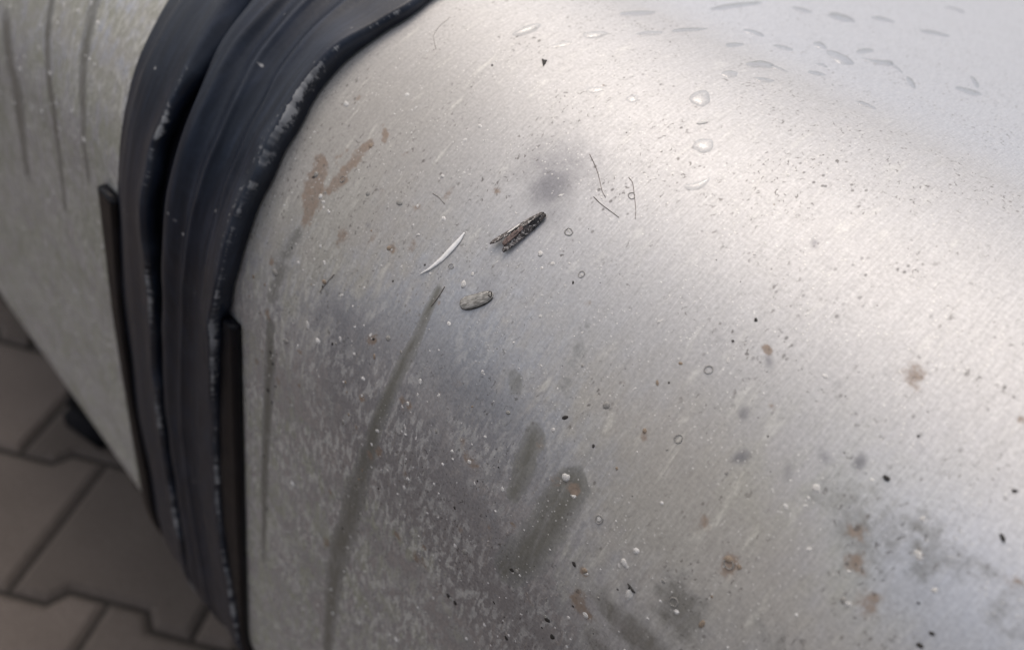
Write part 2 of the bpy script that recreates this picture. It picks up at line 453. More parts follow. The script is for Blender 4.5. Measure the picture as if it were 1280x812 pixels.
def mat_paver():
    M = Mat("concrete_paver")
    oi = M.n("ShaderNodeObjectInfo").outputs["Random"]
    co = M.n("ShaderNodeTexCoord").outputs["Object"]
    mp = M.n("ShaderNodeVectorMath", operation='ADD')
    M.set(mp.inputs[0], co)
    cb = M.n("ShaderNodeCombineXYZ"); M.set(cb.inputs[0], M.math('MULTIPLY', oi, 31.0)); M.set(cb.inputs[1], M.math('MULTIPLY', oi, 17.0))
    M.set(mp.inputs[1], cb.outputs[0])
    v = mp.outputs[0]
    n1, n2 = M.noise(v, 12, 5, .6), M.noise(v, 320, 5, .75)
    c = M.mix(n1, (.078, .063, .053), (.132, .109, .094))
    c = M.mix(M.math('MULTIPLY', M.step(n2, .52, .66), .6), c, (.26, .225, .20))
    c = M.mix(M.math('MULTIPLY', M.step(n2, .42, .3), .5), c, (.045, .04, .035))
    hv = M.n("ShaderNodeHueSaturation"); M.set(hv.inputs["Color"], c); M.set(hv.inputs["Value"], M.math('MULTIPLY_ADD', oi, .6, .75))
    M.P(Base_Color=hv.outputs[0], Roughness=.85, Normal=M.bump(n2, .4, .001))
    return M.m

TANK_M = mat_tank()
RUBBER_M = mat_rubber("scuffed_black_rubber")
LINER_M = mat_rubber("plain_black_rubber", (.003, .003, .005), False)
WATER_M = mat_water()
PAVER_M = mat_paver()
SAND_M = mat_simple("joint_sand", (.016, .014, .012), (.045, .038, .032), 300, .95, .4)
CRUST_M = mat_simple("pale_oxide_crust", (.48, .47, .45), (.82, .81, .78), 2600, .45, .6)
TAN_M = mat_simple("tan_dirt_crust", (.20, .15, .105), (.40, .33, .26), 1600, .8, .6)
DARK_M = mat_simple("black_grit", (.012, .011, .010), (.05, .045, .04), 1800, .7, .6)
GREY_M = mat_simple("grey_residue", (.22, .215, .20), (.36, .35, .33), 1600, .4, .5)
STEEL_M = mat_simple("black_painted_steel", (.006, .006, .008), (.012, .012, .015), 60, .8, .2, spec=.15)

# ------------------------------------------------------------------ ground
e1 = Vector((0.8116, 0.5842, 0)); e2 = Vector((-0.5842, 0.8116, 0))
GA = 0.0095
origin = Vector((-0.58, -0.179, 0)) + e2 * GA
bm = bmesh.new()
bmesh.ops.create_grid(bm, x_segments=40, y_segments=40, size=30)
pave = bm_obj("pavement", bm, SAND_M)
pave.location = (0, 0, -0.006)
tag(pave, kind="structure")

def paver_mesh():
    L, W, a = .2, .165, GA
    lo = [(0, -a), (.043, -a), (.057, a), (.143, a), (.157, -a), (L, -a)]
    hi = [(L, W + a), (.157, W + a), (.143, W - a), (.057, W - a), (.043, W + a), (0, W + a)]
    P = [Vector((x - L / 2, y - W / 2, 0)) for x, y in lo + hi]
    def inset(P, d):
        out = []
        n = len(P)
        for i in range(n):
            p0, p1, p2 = P[i - 1], P[i], P[(i + 1) % n]
            d1 = (p1 - p0).normalized(); d2 = (p2 - p1).normalized()
            n1 = Vector((-d1.y, d1.x, 0)); n2 = Vector((-d2.y, d2.x, 0))
            k = (n1 + n2) / (1 + n1.dot(n2))
            out.append(p1 + k * d)
        return out
    r0, r1, r2 = inset(P, .0022), inset(P, .0028), inset(P, .0095)
    V = [Vector((p.x, p.y, -.06)) for p in r0] + [Vector((p.x, p.y, -.005)) for p in r1] + [Vector((p.x, p.y, 0)) for p in r2]
    n = len(P)
    F = []
    for k in (0, 1):
        for i in range(n):
            j = (i + 1) % n
            F.append((k * n + i, k * n + j, (k + 1) * n + j, (k + 1) * n + i))
    F.append(tuple(range(2 * n, 3 * n)))
    F.append(tuple(reversed(range(n))))
    me = bpy.data.meshes.new("paver")
    me.from_pydata([tuple(v) for v in V], [], F)
    me.materials.append(PAVER_M)
    return me
pm = paver_mesh()
rotz = math.atan2(e1.y, e1.x)
cand = []
for j in range(-12, 13):
    for i in range(-12, 13):
        c = origin + e1 * (i * .2 + .1 + (.1 if j % 2 else 0)) + e2 * (j * .165 + .0825)
        cand.append(((c - Vector((-.55, -.15, 0))).length, c))
cand.sort(key=lambda t: t[0])
for d, c in cand[:290]:
    o = bpy.data.objects.new("paver", pm)
    COL.objects.link(o)
    o.parent = pave
    o.location = (c.x, c.y, .006 + random.uniform(-.0012, .0012))
    o.rotation_euler = (random.uniform(-.006, .006), random.uniform(-.006, .006), rotz + random.uniform(-.006, .006))

far = [c for d, c in [(math.hypot(*(origin + e1 * (i * .2 + .1 + (.1 if j % 2 else 0)) + e2 * (j * .165 + .0825) - Vector((-.55, -.15, 0))).to_2d()), origin + e1 * (i * .2 + .1 + (.1 if j % 2 else 0)) + e2 * (j * .165 + .0825)) for j in range(-32, 33) for i in range(-26, 27)] if cand[289][0] < d < 5.0]
fv, ff = [], []
pv = np.array([v.co[:] for v in pm.vertices]); pf = [tuple(q.vertices) for q in pm.polygons]
rm = np.array([[math.cos(rotz), math.sin(rotz), 0], [-math.sin(rotz), math.cos(rotz), 0], [0, 0, 1]])
for k, c in enumerate(far):
    fv.append(pv @ rm + np.array([c.x, c.y, .006 + random.uniform(-.001, .001)]))
    ff += [tuple(i + k * len(pv) for i in q) for q in pf]
fo = mesh_obj("distant_pavers", np.concatenate(fv), ff, PAVER_M, pave, smooth=False)
tag(fo, kind="stuff")

# ------------------------------------------------------------------ tank
tank = empty("fuel_tank", (0, 0, ZC - HH - R))
tag(tank, "weathered brushed aluminium fuel tank with rounded corners and dirty drip marks", "tank")
TINV = Matrix.Translation((0, 0, -(ZC - HH - R)))

def rng_lines(parts):
    out = []
    for a, b, step in parts:
        n = max(1, int(round((b - a) / step)))
        out += list(np.linspace(a, b, n, endpoint=False))
    return out
xl = np.array(rng_lines([(-1.25, -.62, .03), (-.62, -.30, .0022), (-.30, -.20, .008), (-.20, .06, .0008), (.06, .12, .003), (.12, .55, .03)]) + [.55])
sl = np.array(rng_lines([(-TOP, -.20, .004), (-.20, -.10, .0014), (-.10, .24, .0008), (.24, .44, .0012), (.44, .60, .004), (.60, PERIM - TOP, .02)]))
X, S = np.meshgrid(xl, sl, indexing='ij')
yy, zz, ny, nz = prof(S.ravel())
# slow unevenness of the pressed sheet
D = np.zeros_like(X)
for k in range(60):
    cx, cs = RNG.uniform(-.55, .1), RNG.uniform(-.25, .45)
    D += RNG.uniform(-1, 1) * .00022 * np.exp(-((X - cx) ** 2 + (S - cs) ** 2) / RNG.uniform(.012, .045) ** 2)
Y = (yy + ny * D.ravel()); Z = (zz + nz * D.ravel()) - (ZC - HH - R)
nx, ns = X.shape
V = np.stack([X.ravel(), Y, Z], 1)
I = np.arange(nx * ns).reshape(nx, ns)
A = I[:-1, :]; B = I[1:, :]
An = np.roll(A, -1, axis=1); Bn = np.roll(B, -1, axis=1)
Q = np.stack([A, An, Bn, B], -1).reshape(-1, 4)
me = bpy.data.meshes.new("shell")
me.vertices.add(len(V)); me.vertices.foreach_set("co", V.astype(np.float32).ravel())
me.loops.add(Q.size); me.loops.foreach_set("vertex_index", Q.ravel().astype(np.int32))
me.polygons.add(len(Q)); me.polygons.foreach_set("loop_start", np.arange(0, Q.size, 4, dtype=np.int32))
me.update(calc_edges=True)
me.polygons.foreach_set("use_smooth", np.ones(len(Q), bool))
uvl = me.uv_layers.new(name="skin")
S_next = np.where(np.arange(ns) == ns - 1, PERIM - TOP, np.roll(sl, -1))
su = np.tile(sl, (nx - 1, 1)); sn = np.tile(S_next, (nx - 1, 1))
xa = np.repeat(xl[:-1, None], ns, 1); xb = np.repeat(xl[1:, None], ns, 1)
UV = np.stack([np.stack([xa, su], -1), np.stack([xa, sn], -1), np.stack([xb, sn], -1), np.stack([xb, su], -1)], 2)
uvl.data.foreach_set("uv", UV.astype(np.float32).ravel())
for nm, val in zip(("run", "rust", "grey", "dust", "wet_dark", "mottle", "painted_reflection", "algae"), tank_fields(X, S)):
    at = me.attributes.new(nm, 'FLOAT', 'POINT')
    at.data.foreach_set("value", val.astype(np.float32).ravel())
me.materials.append(TANK_M)
me.validate()
shell = bpy.data.objects.new("shell", me)
COL.objects.link(shell)
shell.parent = tank
# which way do faces point? make them point outwards
k = len(Q) // 2
if me.polygons[k].normal.dot(Vector((0, ny[Q[k][0]], nz[Q[k][0]]))) < 0:
    me.flip_normals()

def end_cap(x, sgn):
    s = np.linspace(-TOP, PERIM - TOP, 140, endpoint=False)
    y, z, a, b = prof(s)
    z = z - (ZC - HH - R)
    cy, cz = TOP / 2, (HH + 2 * R) / 2
    V = []
    rings = [(1.0, .0), (1.0, .004), (.985, .010), (.93, .018), (.6, .024), (.0001, .026)]
    for k, h in rings:
        for yy_, zz_ in zip(y, z):
            V.append((x + sgn * h, cy + (yy_ - cy) * k, cz + (zz_ - cz) * k))
    n = len(s); F = []
    for r in range(len(rings) - 1):
        for i in range(n):
            j = (i + 1) % n
            q = (r * n + i, r * n + j, (r + 1) * n + j, (r + 1) * n + i)
            F.append(q if sgn < 0 else tuple(reversed(q)))
    return mesh_obj("end_cap", V, F, TANK_M, tank)
end_cap(-1.25, -1); end_cap(.55, 1)

# ------------------------------------------------------------------ strap
strap = empty("tank_strap", (0, 0, ZC - HH - R))
tag(strap, "black ribbed rubber strap with scuffed edges wrapped round the aluminium tank", "strap")
ss = np.array(rng_lines([(-TOP, -.12, .006), (-.12, .52, .0018), (.52, PERIM - TOP, .015)]))

def smooth(a, b, t):
    t = np.clip((t - a) / (b - a), 0, 1)
    return t * t * (3 - 2 * t)

def wob(s, amp, freqs, seed):
    r = np.random.default_rng(seed)
    o = np.zeros_like(s)
    for f in freqs:
        o += amp / len(freqs) * np.sin(s * f + r.uniform(0, 6.28))
    return o * smooth(-.30, -.15, s) * (1 - smooth(.5, .58, s))

def sweep(name, section, mat, s_arr, parent, closed=True):
    """section(s) -> x positions, heights, wear for every point of an open cross-section running over the tank"""
    xs, hs, ws = section(s_arr)                 # arrays (len(s), n)
    m, n = xs.shape
    y, z, a, b = prof(s_arr)
    z = z - (ZC - HH - R)
    V = np.stack([xs, y[:, None] + a[:, None] * hs, z[:, None] + b[:, None] * hs], -1).reshape(-1, 3)
    I = np.arange(m * n).reshape(m, n)
    F = []
    mm = m if closed else m - 1
    for i in range(mm):
        p, q = I[i], I[(i + 1) % m]
        for j in range(n):
            jn = (j + 1) % n
            F.append((int(p[j]), int(q[j]), int(q[jn]), int(p[jn])))
    if not closed:
        F.append(tuple(int(v) for v in I[0])); F.append(tuple(int(v) for v in reversed(I[-1])))
    o = mesh_obj(name, V, F, mat, parent)
    me = o.data
    bmx = bmesh.new(); bmx.from_mesh(me); bmesh.ops.recalc_face_normals(bmx, faces=bmx.faces); bmx.to_mesh(me); bmx.free()
    uvl = me.uv_layers.new(name="skin")
    vi = np.zeros(len(me.loops), np.int32); me.loops.foreach_get("vertex_index", vi)
    sv = np.repeat(s_arr, n); xv = (xs + hs * .7).ravel()
    uvl.data.foreach_set("uv", np.stack([xv[vi], sv[vi]], 1).astype(np.float32).ravel())
    at = me.attributes.new("wear", 'FLOAT', 'POINT')
    at.data.foreach_set("value", ws.astype(np.float32).ravel())
    return o

def strip(name, xl_f, xr_f, height_f, wear_f, s_arr, n=40, mat=RUBBER_M, closed=True, bottom=.0002, er=.0016):
    """a rubber strip lying on the skin between two wavering edges"""
    def section(s):
        u = np.linspace(0, 1, n)[None, :]
        a, b = xl_f(s)[:, None], xr_f(s)[:, None]
        x = a + (b - a) * u
        h = height_f(s[:, None], u, x)
        # rounded edges
        w = (b - a)
        de = np.minimum(u, 1 - u) * w
        h = h - er * (1 - np.clip(de / er, 0, 1)) ** 2
        w_ = wear_f(s[:, None], u, x)
        bx = np.concatenate([b, a + (b - a) * .5, a], 1)
        bh = np.full_like(bx, bottom); 
        if not closed: bh = bh
        return np.concatenate([x, bx], 1), np.concatenate([h, bh], 1), np.concatenate([w_, np.zeros_like(bx)], 1)
    return sweep(name, section, mat, s_arr, strap, closed)

def gauss(x, c, w): return np.exp(-((x - c) / w) ** 2)

def curve(pts):
    k, v = [q[0] for q in pts], [q[1] for q in pts]
    fine = np.linspace(k[0], k[-1], 400)
    f = np.interp(fine, k, v)
    pad = np.pad(f, 12, mode='edge')
    f = np.convolve(pad, np.ones(25) / 25, 'valid')
    return lambda s: np.interp(s, fine, f)
a_l = curve([(.06, -.2905), (.106, -.290), (.154, -.2865), (.178, -.287), (.212, -.2925), (.26, -.3000), (.32, -.3020), (.37, -.2975), (.5, -.296)])
a_r = curve([(.06, -.2480), (.09, -.2470), (.112, -.2455), (.128, -.2490), (.145, -.2515), (.20, -.2530), (.245, -.2570), (.318, -.2602), (.36, -.2550), (.39, -.2500), (.5, -.249)])
b_l = curve([(.06, -.2492), (.09, -.2468), (.108, -.2448), (.127, -.2412), (.16, -.2405), (.18, -.2405), (.224, -.2480), (.27, -.2545), (.30, -.2545), (.35, -.2520), (.39, -.2490), (.5, -.248)])
b_r = curve([(.055, -.1925), (.066, -.1925), (.075, -.1940), (.084, -.1985), (.10, -.1972), (.13, -.1946), (.17, -.1972), (.203, -.2036), (.265, -.2090), (.315, -.2102), (.36, -.2050), (.40, -.1975), (.5, -.1975)])
def a_left(s): return a_l(s) + wob(s, .0006, (140, 95, 221), 1)
def a_right(s): return np.minimum(a_r(s) + wob(s, .0009, (160, 230, 333), 2), b_left(s) - .0004)
def a_h(s, u, x):
    ur = .84 + .12 * smooth(.105, .14, s)
    return .0022 + .0036 * smooth(0, .5, u) + .0020 * gauss(u, ur, .15) - .0024 * smooth(ur + .02, 1.02, u) * (1 - smooth(.10, .14, s)) + .0005 * gauss(u, .30, .06) + .0003 * np.sin(s * 60 + u * 4)
def a_w(s, u, x):
    return .80 * gauss(u, .855 + .12 * smooth(.105, .14, s), .030) * (.62 + .38 * np.sin(s * 85 + 2)) + .42 * gauss(u, .02, .03) * smooth(.30, .36, s) + .22 * gauss(u, .02, .03) + .12 * gauss(u, .31, .05)
def b_left(s): return b_l(s) + wob(s, .0006, (152, 210), 3)
def b_right(s): return b_r(s) + wob(s, .0007, (126, 270, 350), 4)
def b_h(s, u, x):
    edge = .0052 + .0030 * smooth(.070, .090, s) - .002 * smooth(.2, .26, s)
    rid = .40 + .05 * np.sin(s * 14)
    h = .0050 + .0022 * gauss(u, .10, .12) + .0016 * gauss(u, rid, .07) - .0010 * gauss(u, rid - .17, .08) - .0010 * smooth(rid, rid + .03, u) * (1 - smooth(rid + .10, rid + .3, u))
    h = h + .0013 * gauss(u, .62 + .10 * np.sin(s * 9), .05) * (1 - smooth(.11, .2, s))
    h = h + .0010 * gauss(u, .25 + .10 * np.sin(s * 17 + 2), .035) * (1 - smooth(.10, .16, s))
    h = h + (edge - .0050) * smooth(.62, .98, u)
    return h + .00025 * np.sin(s * 160 + u * 9) * smooth(.5, .9, u)
def b_w(s, u, x):
    return 1.0 * gauss(u, .990, .016) * (.72 + .28 * np.sin(s * 70)) + .45 * gauss(u, .93, .05) * smooth(.09, .12, s) * (1 - smooth(.15, .19, s)) + .12 * gauss(u, .40 + .05 * np.sin(s * 14), .03) + .25 * gauss(u, .01, .02)
strip("rubber_strip", a_left, a_right, a_h, a_w, ss, 56, bottom=.0012)
strip("rubber_strip", b_left, b_right, b_h, b_w, ss, 84, bottom=.0012)
strip("base_strip", lambda s: a_l(s) + .002, lambda s: np.minimum(b_r(s) - .0015, -.1965), lambda s, u, x: .0010 + 0 * u * s, lambda s, u, x: 0 * u * s, ss, 12, LINER_M, er=.0004)
# liner pad that starts part of the way down and sticks out on both sides
LS = (-0.19679, 0.18999)[1]
sl_l = np.array(rng_lines([(LS, .52, .002), (.52, 1.15, .02)]))
strip("liner_pad", lambda s: curve([(.19, -.3022), (.265, -.3090), (.35, -.3090), (.5, -.304)])(s), lambda s: a_l(s) + .0015, lambda s, u, x: .0048 + 0 * u * s, lambda s, u, x: 0 * u * s, sl_l, 12, LINER_M, False)
strip("liner_pad", lambda s: np.minimum(b_r(s) - .0010, -.1990), lambda s: np.full_like(s, -.1944), lambda s, u, x: .0040 + 0 * u * s, lambda s, u, x: 0 * u * s, sl_l, 12, LINER_M, False)

# ------------------------------------------------------------------ supports under the tank
def support(x, y, w, d, rot):
    root = empty("support_post", (x, y, 0))
    bm = bmesh.new()
    bmesh.ops.create_cube(bm, size=1)
    for v in bm.verts:
        v.co = Vector((v.co.x * w * .7, v.co.y * d * .8, .02 + (v.co.z + .5) * (ZC - HH - R - .0215)))
    bmesh.ops.bevel(bm, geom=bm.edges[:], offset=.008, segments=3, affect='EDGES')
    bm_obj("column", bm, STEEL_M, root)
    bm = bmesh.new()
    bmesh.ops.create_cube(bm, size=1)
    for v in bm.verts:
        v.co = Vector((v.co.x * w, v.co.y * d, (v.co.z + .5) * .0205 + .0005))
    bmesh.ops.bevel(bm, geom=[e for e in bm.edges if abs(e.verts[0].co.z - e.verts[1].co.z) > .01], offset=.018, segments=5, affect='EDGES')
    bm_obj("foot", bm, STEEL_M, root)
    root.rotation_euler.z = rot
    return root
tag(support(-.752, .012, .10, .10, .25), "black support foot just beside the strap end under the tank", "support", "black feet under the tank")
tag(support(-.94, .035, .05, .10, .1), "small black support foot between two others under the tank", "support", "black feet under the tank")
tag(support(-1.06, .03, .08, .10, .1), "black support foot farthest from the rubber strap under the tank", "support", "black feet under the tank")

# ------------------------------------------------------------------ corrosion, crust and grit stuck on the skin (parts of the tank)
def lump_mesh(name, mat, seed, flat=.55, rough=.22, ring=False):
    """a unit crumb (radius 1) lying on z = 0"""
    r = random.Random(seed)
    bm = bmesh.new()
    if ring:
        nseg, nr = 16, 6
        V = []
        for i in range(nseg):
            a = i / nseg * 6.2832
            rr = 1 + r.uniform(-.12, .12); w = .13 + r.uniform(-.05, .06)
            V.append([bm.verts.new(((rr + w * math.cos(b)) * math.cos(a), (rr + w * math.cos(b)) * math.sin(a) * .85, .10 + .16 * math.sin(b))) for b in [k / nr * 6.2832 for k in range(nr)]])
        for i in range(nseg):
            for k in range(nr):
                bm.faces.new((V[i][k], V[(i + 1) % nseg][k], V[(i + 1) % nseg][(k + 1) % nr], V[i][(k + 1) % nr]))
    else:
        bmesh.ops.create_icosphere(bm, subdivisions=2, radius=1)
        k1 = [(Vector((r.uniform(-1, 1), r.uniform(-1, 1), r.uniform(-.4, 1))).normalized(), r.uniform(-rough, rough)) for _ in range(9)]
        sx, sy = r.uniform(.8, 1.2), r.uniform(.7, 1.1)
        for v in bm.verts:
            f = 1 + sum(a * max(0, v.co.normalized().dot(d)) ** 4 for d, a in k1)
            v.co = Vector((v.co.x * f * sx, v.co.y * f * sy, max(-.05, v.co.z * f * flat)))
    bmesh.ops.recalc_face_normals(bm, faces=bm.faces)
    me = bpy.data.meshes.new(name)
    bm.to_mesh(me); bm.free()
    me.polygons.foreach_set("use_smooth", [True] * len(me.polygons))
    me.materials.append(mat)
    return me

LUMPS = {
    'white': [lump_mesh("crust_speck", CRUST_M, 10 + i, .30, .55) for i in range(4)],
    'tan': [lump_mesh("crust_speck", TAN_M, 20 + i, .35) for i in range(3)],
    'dark': [lump_mesh("dirt_speck", DARK_M, 30 + i, .35, .35) for i in range(3)],
    'grey': [lump_mesh("crust_speck", GREY_M, 40 + i, .4) for i in range(3)],
    'ring': [lump_mesh("residue_ring", GREY_M, 50 + i, ring=True) for i in range(3)],
    'bead': [lump_mesh("water_bead", WATER_M, 60 + i, .6, .08) for i in range(2)],
}
NAMES = {'white': 'crust_speck', 'tan': 'crust_speck', 'dark': 'dirt_speck', 'grey': 'crust_speck', 'ring': 'residue_ring', 'bead': 'water_bead'}

def speck(kind, c, r, asp=1.0, rot=None):
    """r in millimetres"""
    o = bpy.data.objects.new(NAMES[kind], random.choice(LUMPS[kind]))
    COL.objects.link(o)
    o.parent = tank
    m = TINV @ frame(c[0], c[1], -.00003) @ Matrix.Rotation(random.uniform(0, 6.28) if rot is None else rot, 4, 'Z')
    o.matrix_local = m @ Matrix.Diagonal((r * MM * asp, r * MM, r * MM * .8, 1))
    return o

NOTED = [
    ('white', (-0.13182, 0.14966), .75), ('dark', (-0.13010, 0.14992), .5), ('grey', (-0.13293, 0.18538), .9), ('white', (-0.12720, 0.16944), .6), ('white', (-0.10939, 0.15844), .7),
    ('white', (-0.10107, 0.14881), .7), ('white', (-0.08292, 0.15797), .7), ('white', (-0.05685, 0.14085), 1.15), ('white', (-0.05266, 0.14350), .7), ('ring', (-0.04415, 0.14349), 1.1),
    ('white', (-0.04415, 0.14349), .6), ('tan', (-0.04043, 0.15747), 1.0), ('white', (-0.03968, 0.15785), .6), ('white', (-0.03479, 0.16812), .9), ('dark', (-0.03852, 0.16894), .35),
    ('dark', (-0.04297, 0.18049), .8), ('grey', (-0.04346, 0.18000), .7), ('white', (-0.03369, 0.14785), .9), ('white', (-0.03256, 0.14806), .7), ('white', (-0.03406, 0.14929), .5),
    ('ring', (-0.04400, 0.09836), 1.0), ('ring', (-0.03984, 0.11524), 1.0), ('grey', (-0.05856, 0.11977), .9), ('tan', (-0.01547, 0.12942), .9), ('ring', (-0.01488, 0.13027), 1.1),
    ('white', (0.01177, 0.10354), 1.0), ('white', (0.01079, 0.10360), .6), ('ring', (-0.01941, 0.14637), 1.1), ('white', (0.00722, 0.12007), .9), ('grey', (0.00640, 0.12021), .7),
    ('white', (-0.13342, 0.09413), .6), ('white', (-0.13327, 0.09286), .5), ('white', (-0.13380, 0.09554), .6), ('white', (-0.13156, 0.09358), .4), ('white', (-0.13553, 0.09482), .35), ('white', (-0.13864, 0.09816), .6),
    ('white', (-0.13924, 0.09939), .5), ('ring', (-0.16945, 0.11710), 1.0), ('grey', (-0.15769, 0.11564), .9), ('tan', (-0.14021, 0.12445), 1.0), ('white', (-0.13915, 0.12436), .5),
    ('white', (-0.13952, 0.10957), .6), ('bead', (-0.15448, 0.14865), 1.15), ('white', (-0.11146, 0.11886), .85), ('ring', (-0.11826, 0.11709), .8), ('white', (-0.12311, 0.12258), .55),
    ('white', (-0.11095, 0.11508), .5), ('white', (-0.10703, 0.10832), .45), ('white', (-0.09321, 0.10008), .65), ('white', (-0.16018, 0.14198), .9), ('white', (-0.11162, 0.09465), .55), ('white', (-0.09546, 0.09054), .7),
    ('ring', (-0.09531, 0.09071), 1.1), ('ring', (-0.08465, 0.09776), .9), ('white', (-0.08465, 0.09776), .45), ('white', (-0.08933, 0.09724), .5), ('white', (-0.08644, 0.10261), .45), ('white', (-0.08679, 0.11256), .5), ('dark', (-0.12610, 0.12149), .4),
    ('white', (-0.17387, 0.12597), .9), ('white', (-0.17172, 0.12650), .8), ('grey', (-0.18002, 0.12120), .9), ('dark', (-0.18024, 0.12249), .55), ('white', (-0.16776, 0.12771), .9), ('white', (-0.17045, 0.12809), .6),
    ('tan', (-0.16764, 0.10367), .8), ('white', (-0.16302, 0.08627), .7), ('white', (-0.16357, 0.08758), .6), ('tan', (-0.15722, 0.14686), .9), ('dark', (-0.15711, 0.14856), .4),
    ('dark', (-0.17558, 0.18837), .8), ('dark', (-0.17399, 0.19249), .7), ('dark', (-0.17697, 0.20860), .9), ('dark', (-0.17425, 0.21255), .8), ('dark', (-0.17963, 0.24812), .7), ('dark', (-0.17772, 0.28018), .9),
    ('dark', (-0.12770, 0.23703), .6), ('dark', (-0.11246, 0.19797), .5), ('dark', (-0.11995, 0.22256), .4), ('dark', (-0.07528, 0.21174), 1.0), ('dark', (-0.07198, 0.21141), .9), ('grey', (-0.07409, 0.21198), .9),
    ('dark', (-0.05169, 0.20273), .8), ('dark', (-0.05776, 0.17609), .6), ('grey', (-0.05629, 0.17510), .7), ('white', (-0.05717, 0.17682), .45), ('dark', (0.02160, 0.11429), .5), ('dark', (0.02138, 0.11760), .6), ('dark', (-0.04290, 0.08255), .4),
    ('dark', (-0.00174, 0.08394), .35), ('dark', (0.01734, 0.08240), .45), ('white', (0.00800, 0.09723), .5), ('white', (0.01738, 0.10735), .5), ('dark', (-0.15431, 0.06140), .45), ('dark', (-0.02469, 0.10252), .25),
    ('tan', (-0.04725, 0.11873), .6), ('tan', (-0.04752, 0.13025), .5), ('dark', (-0.02931, 0.15212), .35), ('dark', (-0.02818, 0.15232), .35), ('white', (-0.11095, 0.16059), .6), ('white', (-0.10236, 0.16587), .6), ('white', (-0.10153, 0.18648), .9), ('white', (-0.10081, 0.18129), .7),
]
for k, c, r in NOTED:
    speck(k, c, r)
def clear(x, s): return -.193 < x < .05
cnt = 0
while cnt < 190:
    x = random.uniform(-.192, .03); s = random.gauss(.150, .055)
    if s < .03 or s > .40: continue
    # more of them down the front and towards the strap
    if random.random() > min(1.0, .18 + (s - .05) * 5.0 + (-x - .05) * 2.0): continue
    k = random.choices(['white', 'tan', 'dark', 'grey', 'ring', 'bead'], [10, 3, 3, 4, .7, .5])[0]
    speck(k, (x, s), min(1.1, random.lognormvariate(-.85, .45)), random.uniform(.8, 1.5))
    cnt += 1

def grit(name, mat, n, size, xr, sr, weight):
    V, F = [], []
    while n > 0:
        x = random.uniform(*xr); s = random.uniform(*sr)
        if random.random() > weight(x, s): continue
        n -= 1
        m = frame(x, s, -.00001)
        r = size * random.lognormvariate(0, .4); a0 = random.uniform(0, 6.28); asp = random.uniform(.6, 1)
        b = len(V)
        for k in range(6):
            a = a0 + k * 1.0472; q = r * random.uniform(.75, 1.2)
            V.append(m @ Vector((math.cos(a) * q, math.sin(a) * q * asp, 0)))
        V.append(m @ Vector((0, 0, r * .55)))
        for k in range(6): F.append((b + k, b + (k + 1) % 6, b + 6))
    V = [TINV @ v for v in V]
    o = mesh_obj(name, V, F, mat, tank)
    tag(o, kind="stuff")
grit("pale_grit", CRUST_M, 1100, .00016, (-.193, .06), (-.02, .36), lambda x, s: min(1, .15 + max(0, s - .04) * 4))
grit("pale_grit", CRUST_M, 620, .00036, (-.193, .03), (.04, .34), lambda x, s: min(1, .06 + max(0, s - .05) * 5 + max(0, -x - .08) * 2))
grit("dark_grit", DARK_M, 900, .00013, (-.193, .06), (-.10, .36), lambda x, s: .6)
grit("pale_grit", CRUST_M, 420, .0008, (-.55, -.318), (-.02, .36), lambda x, s: .25 + .75 * (s < .2))

# ------------------------------------------------------------------ rain drops lying on the upper part
def drop(pa, pb, wid, hgt, label=None, bend=0.0, tail=0.0):
    """water drop between two ends of its long axis on the skin; half width and height in mm"""
    mid = ((pa[0] + pb[0]) / 2, (pa[1] + pb[1]) / 2)
    mfr, half = frame_dir(mid, pb)
    r = random.Random(int((pa[0] + 2) * 1e6))
    rings, seg = 7, 32
    ph = [r.uniform(0, 6.28) for _ in range(4)]
    V, F = [], []
    for i in range(rings):
        t = i / (rings - 1)
        k = math.cos(t * math.pi / 2)
        for j in range(seg):
            a = j / seg * 6.2832
            w = 1 + .09 * math.sin(2 * a + ph[0]) + .07 * math.sin(3 * a + ph[1]) + .04 * math.sin(5 * a + ph[2])
            u = math.cos(a) * w * k; v = math.sin(a) * w * k * (1 - .5 * tail * (math.cos(a) * k + 1) / 2)
            V.append((u * half, v * wid * MM + bend * half * (u * u - .5), hgt * MM * (math.sin(t * math.pi / 2) ** 1.3)))
    for i in range(rings - 1):
        for j in range(seg):
            F.append((i * seg + j, i * seg + (j + 1) % seg, (i + 1) * seg + (j + 1) % seg, (i + 1) * seg + j))
    o = mesh_obj("water_drop", V, F, WATER_M)
    o.matrix_world = mfr @ Matrix.Translation((0, 0, .00004))
    tag(o, label or "faint flat film of rain water drying on the bare upper tank skin", "water drop", "rain drops on the upper tank skin")
    return o
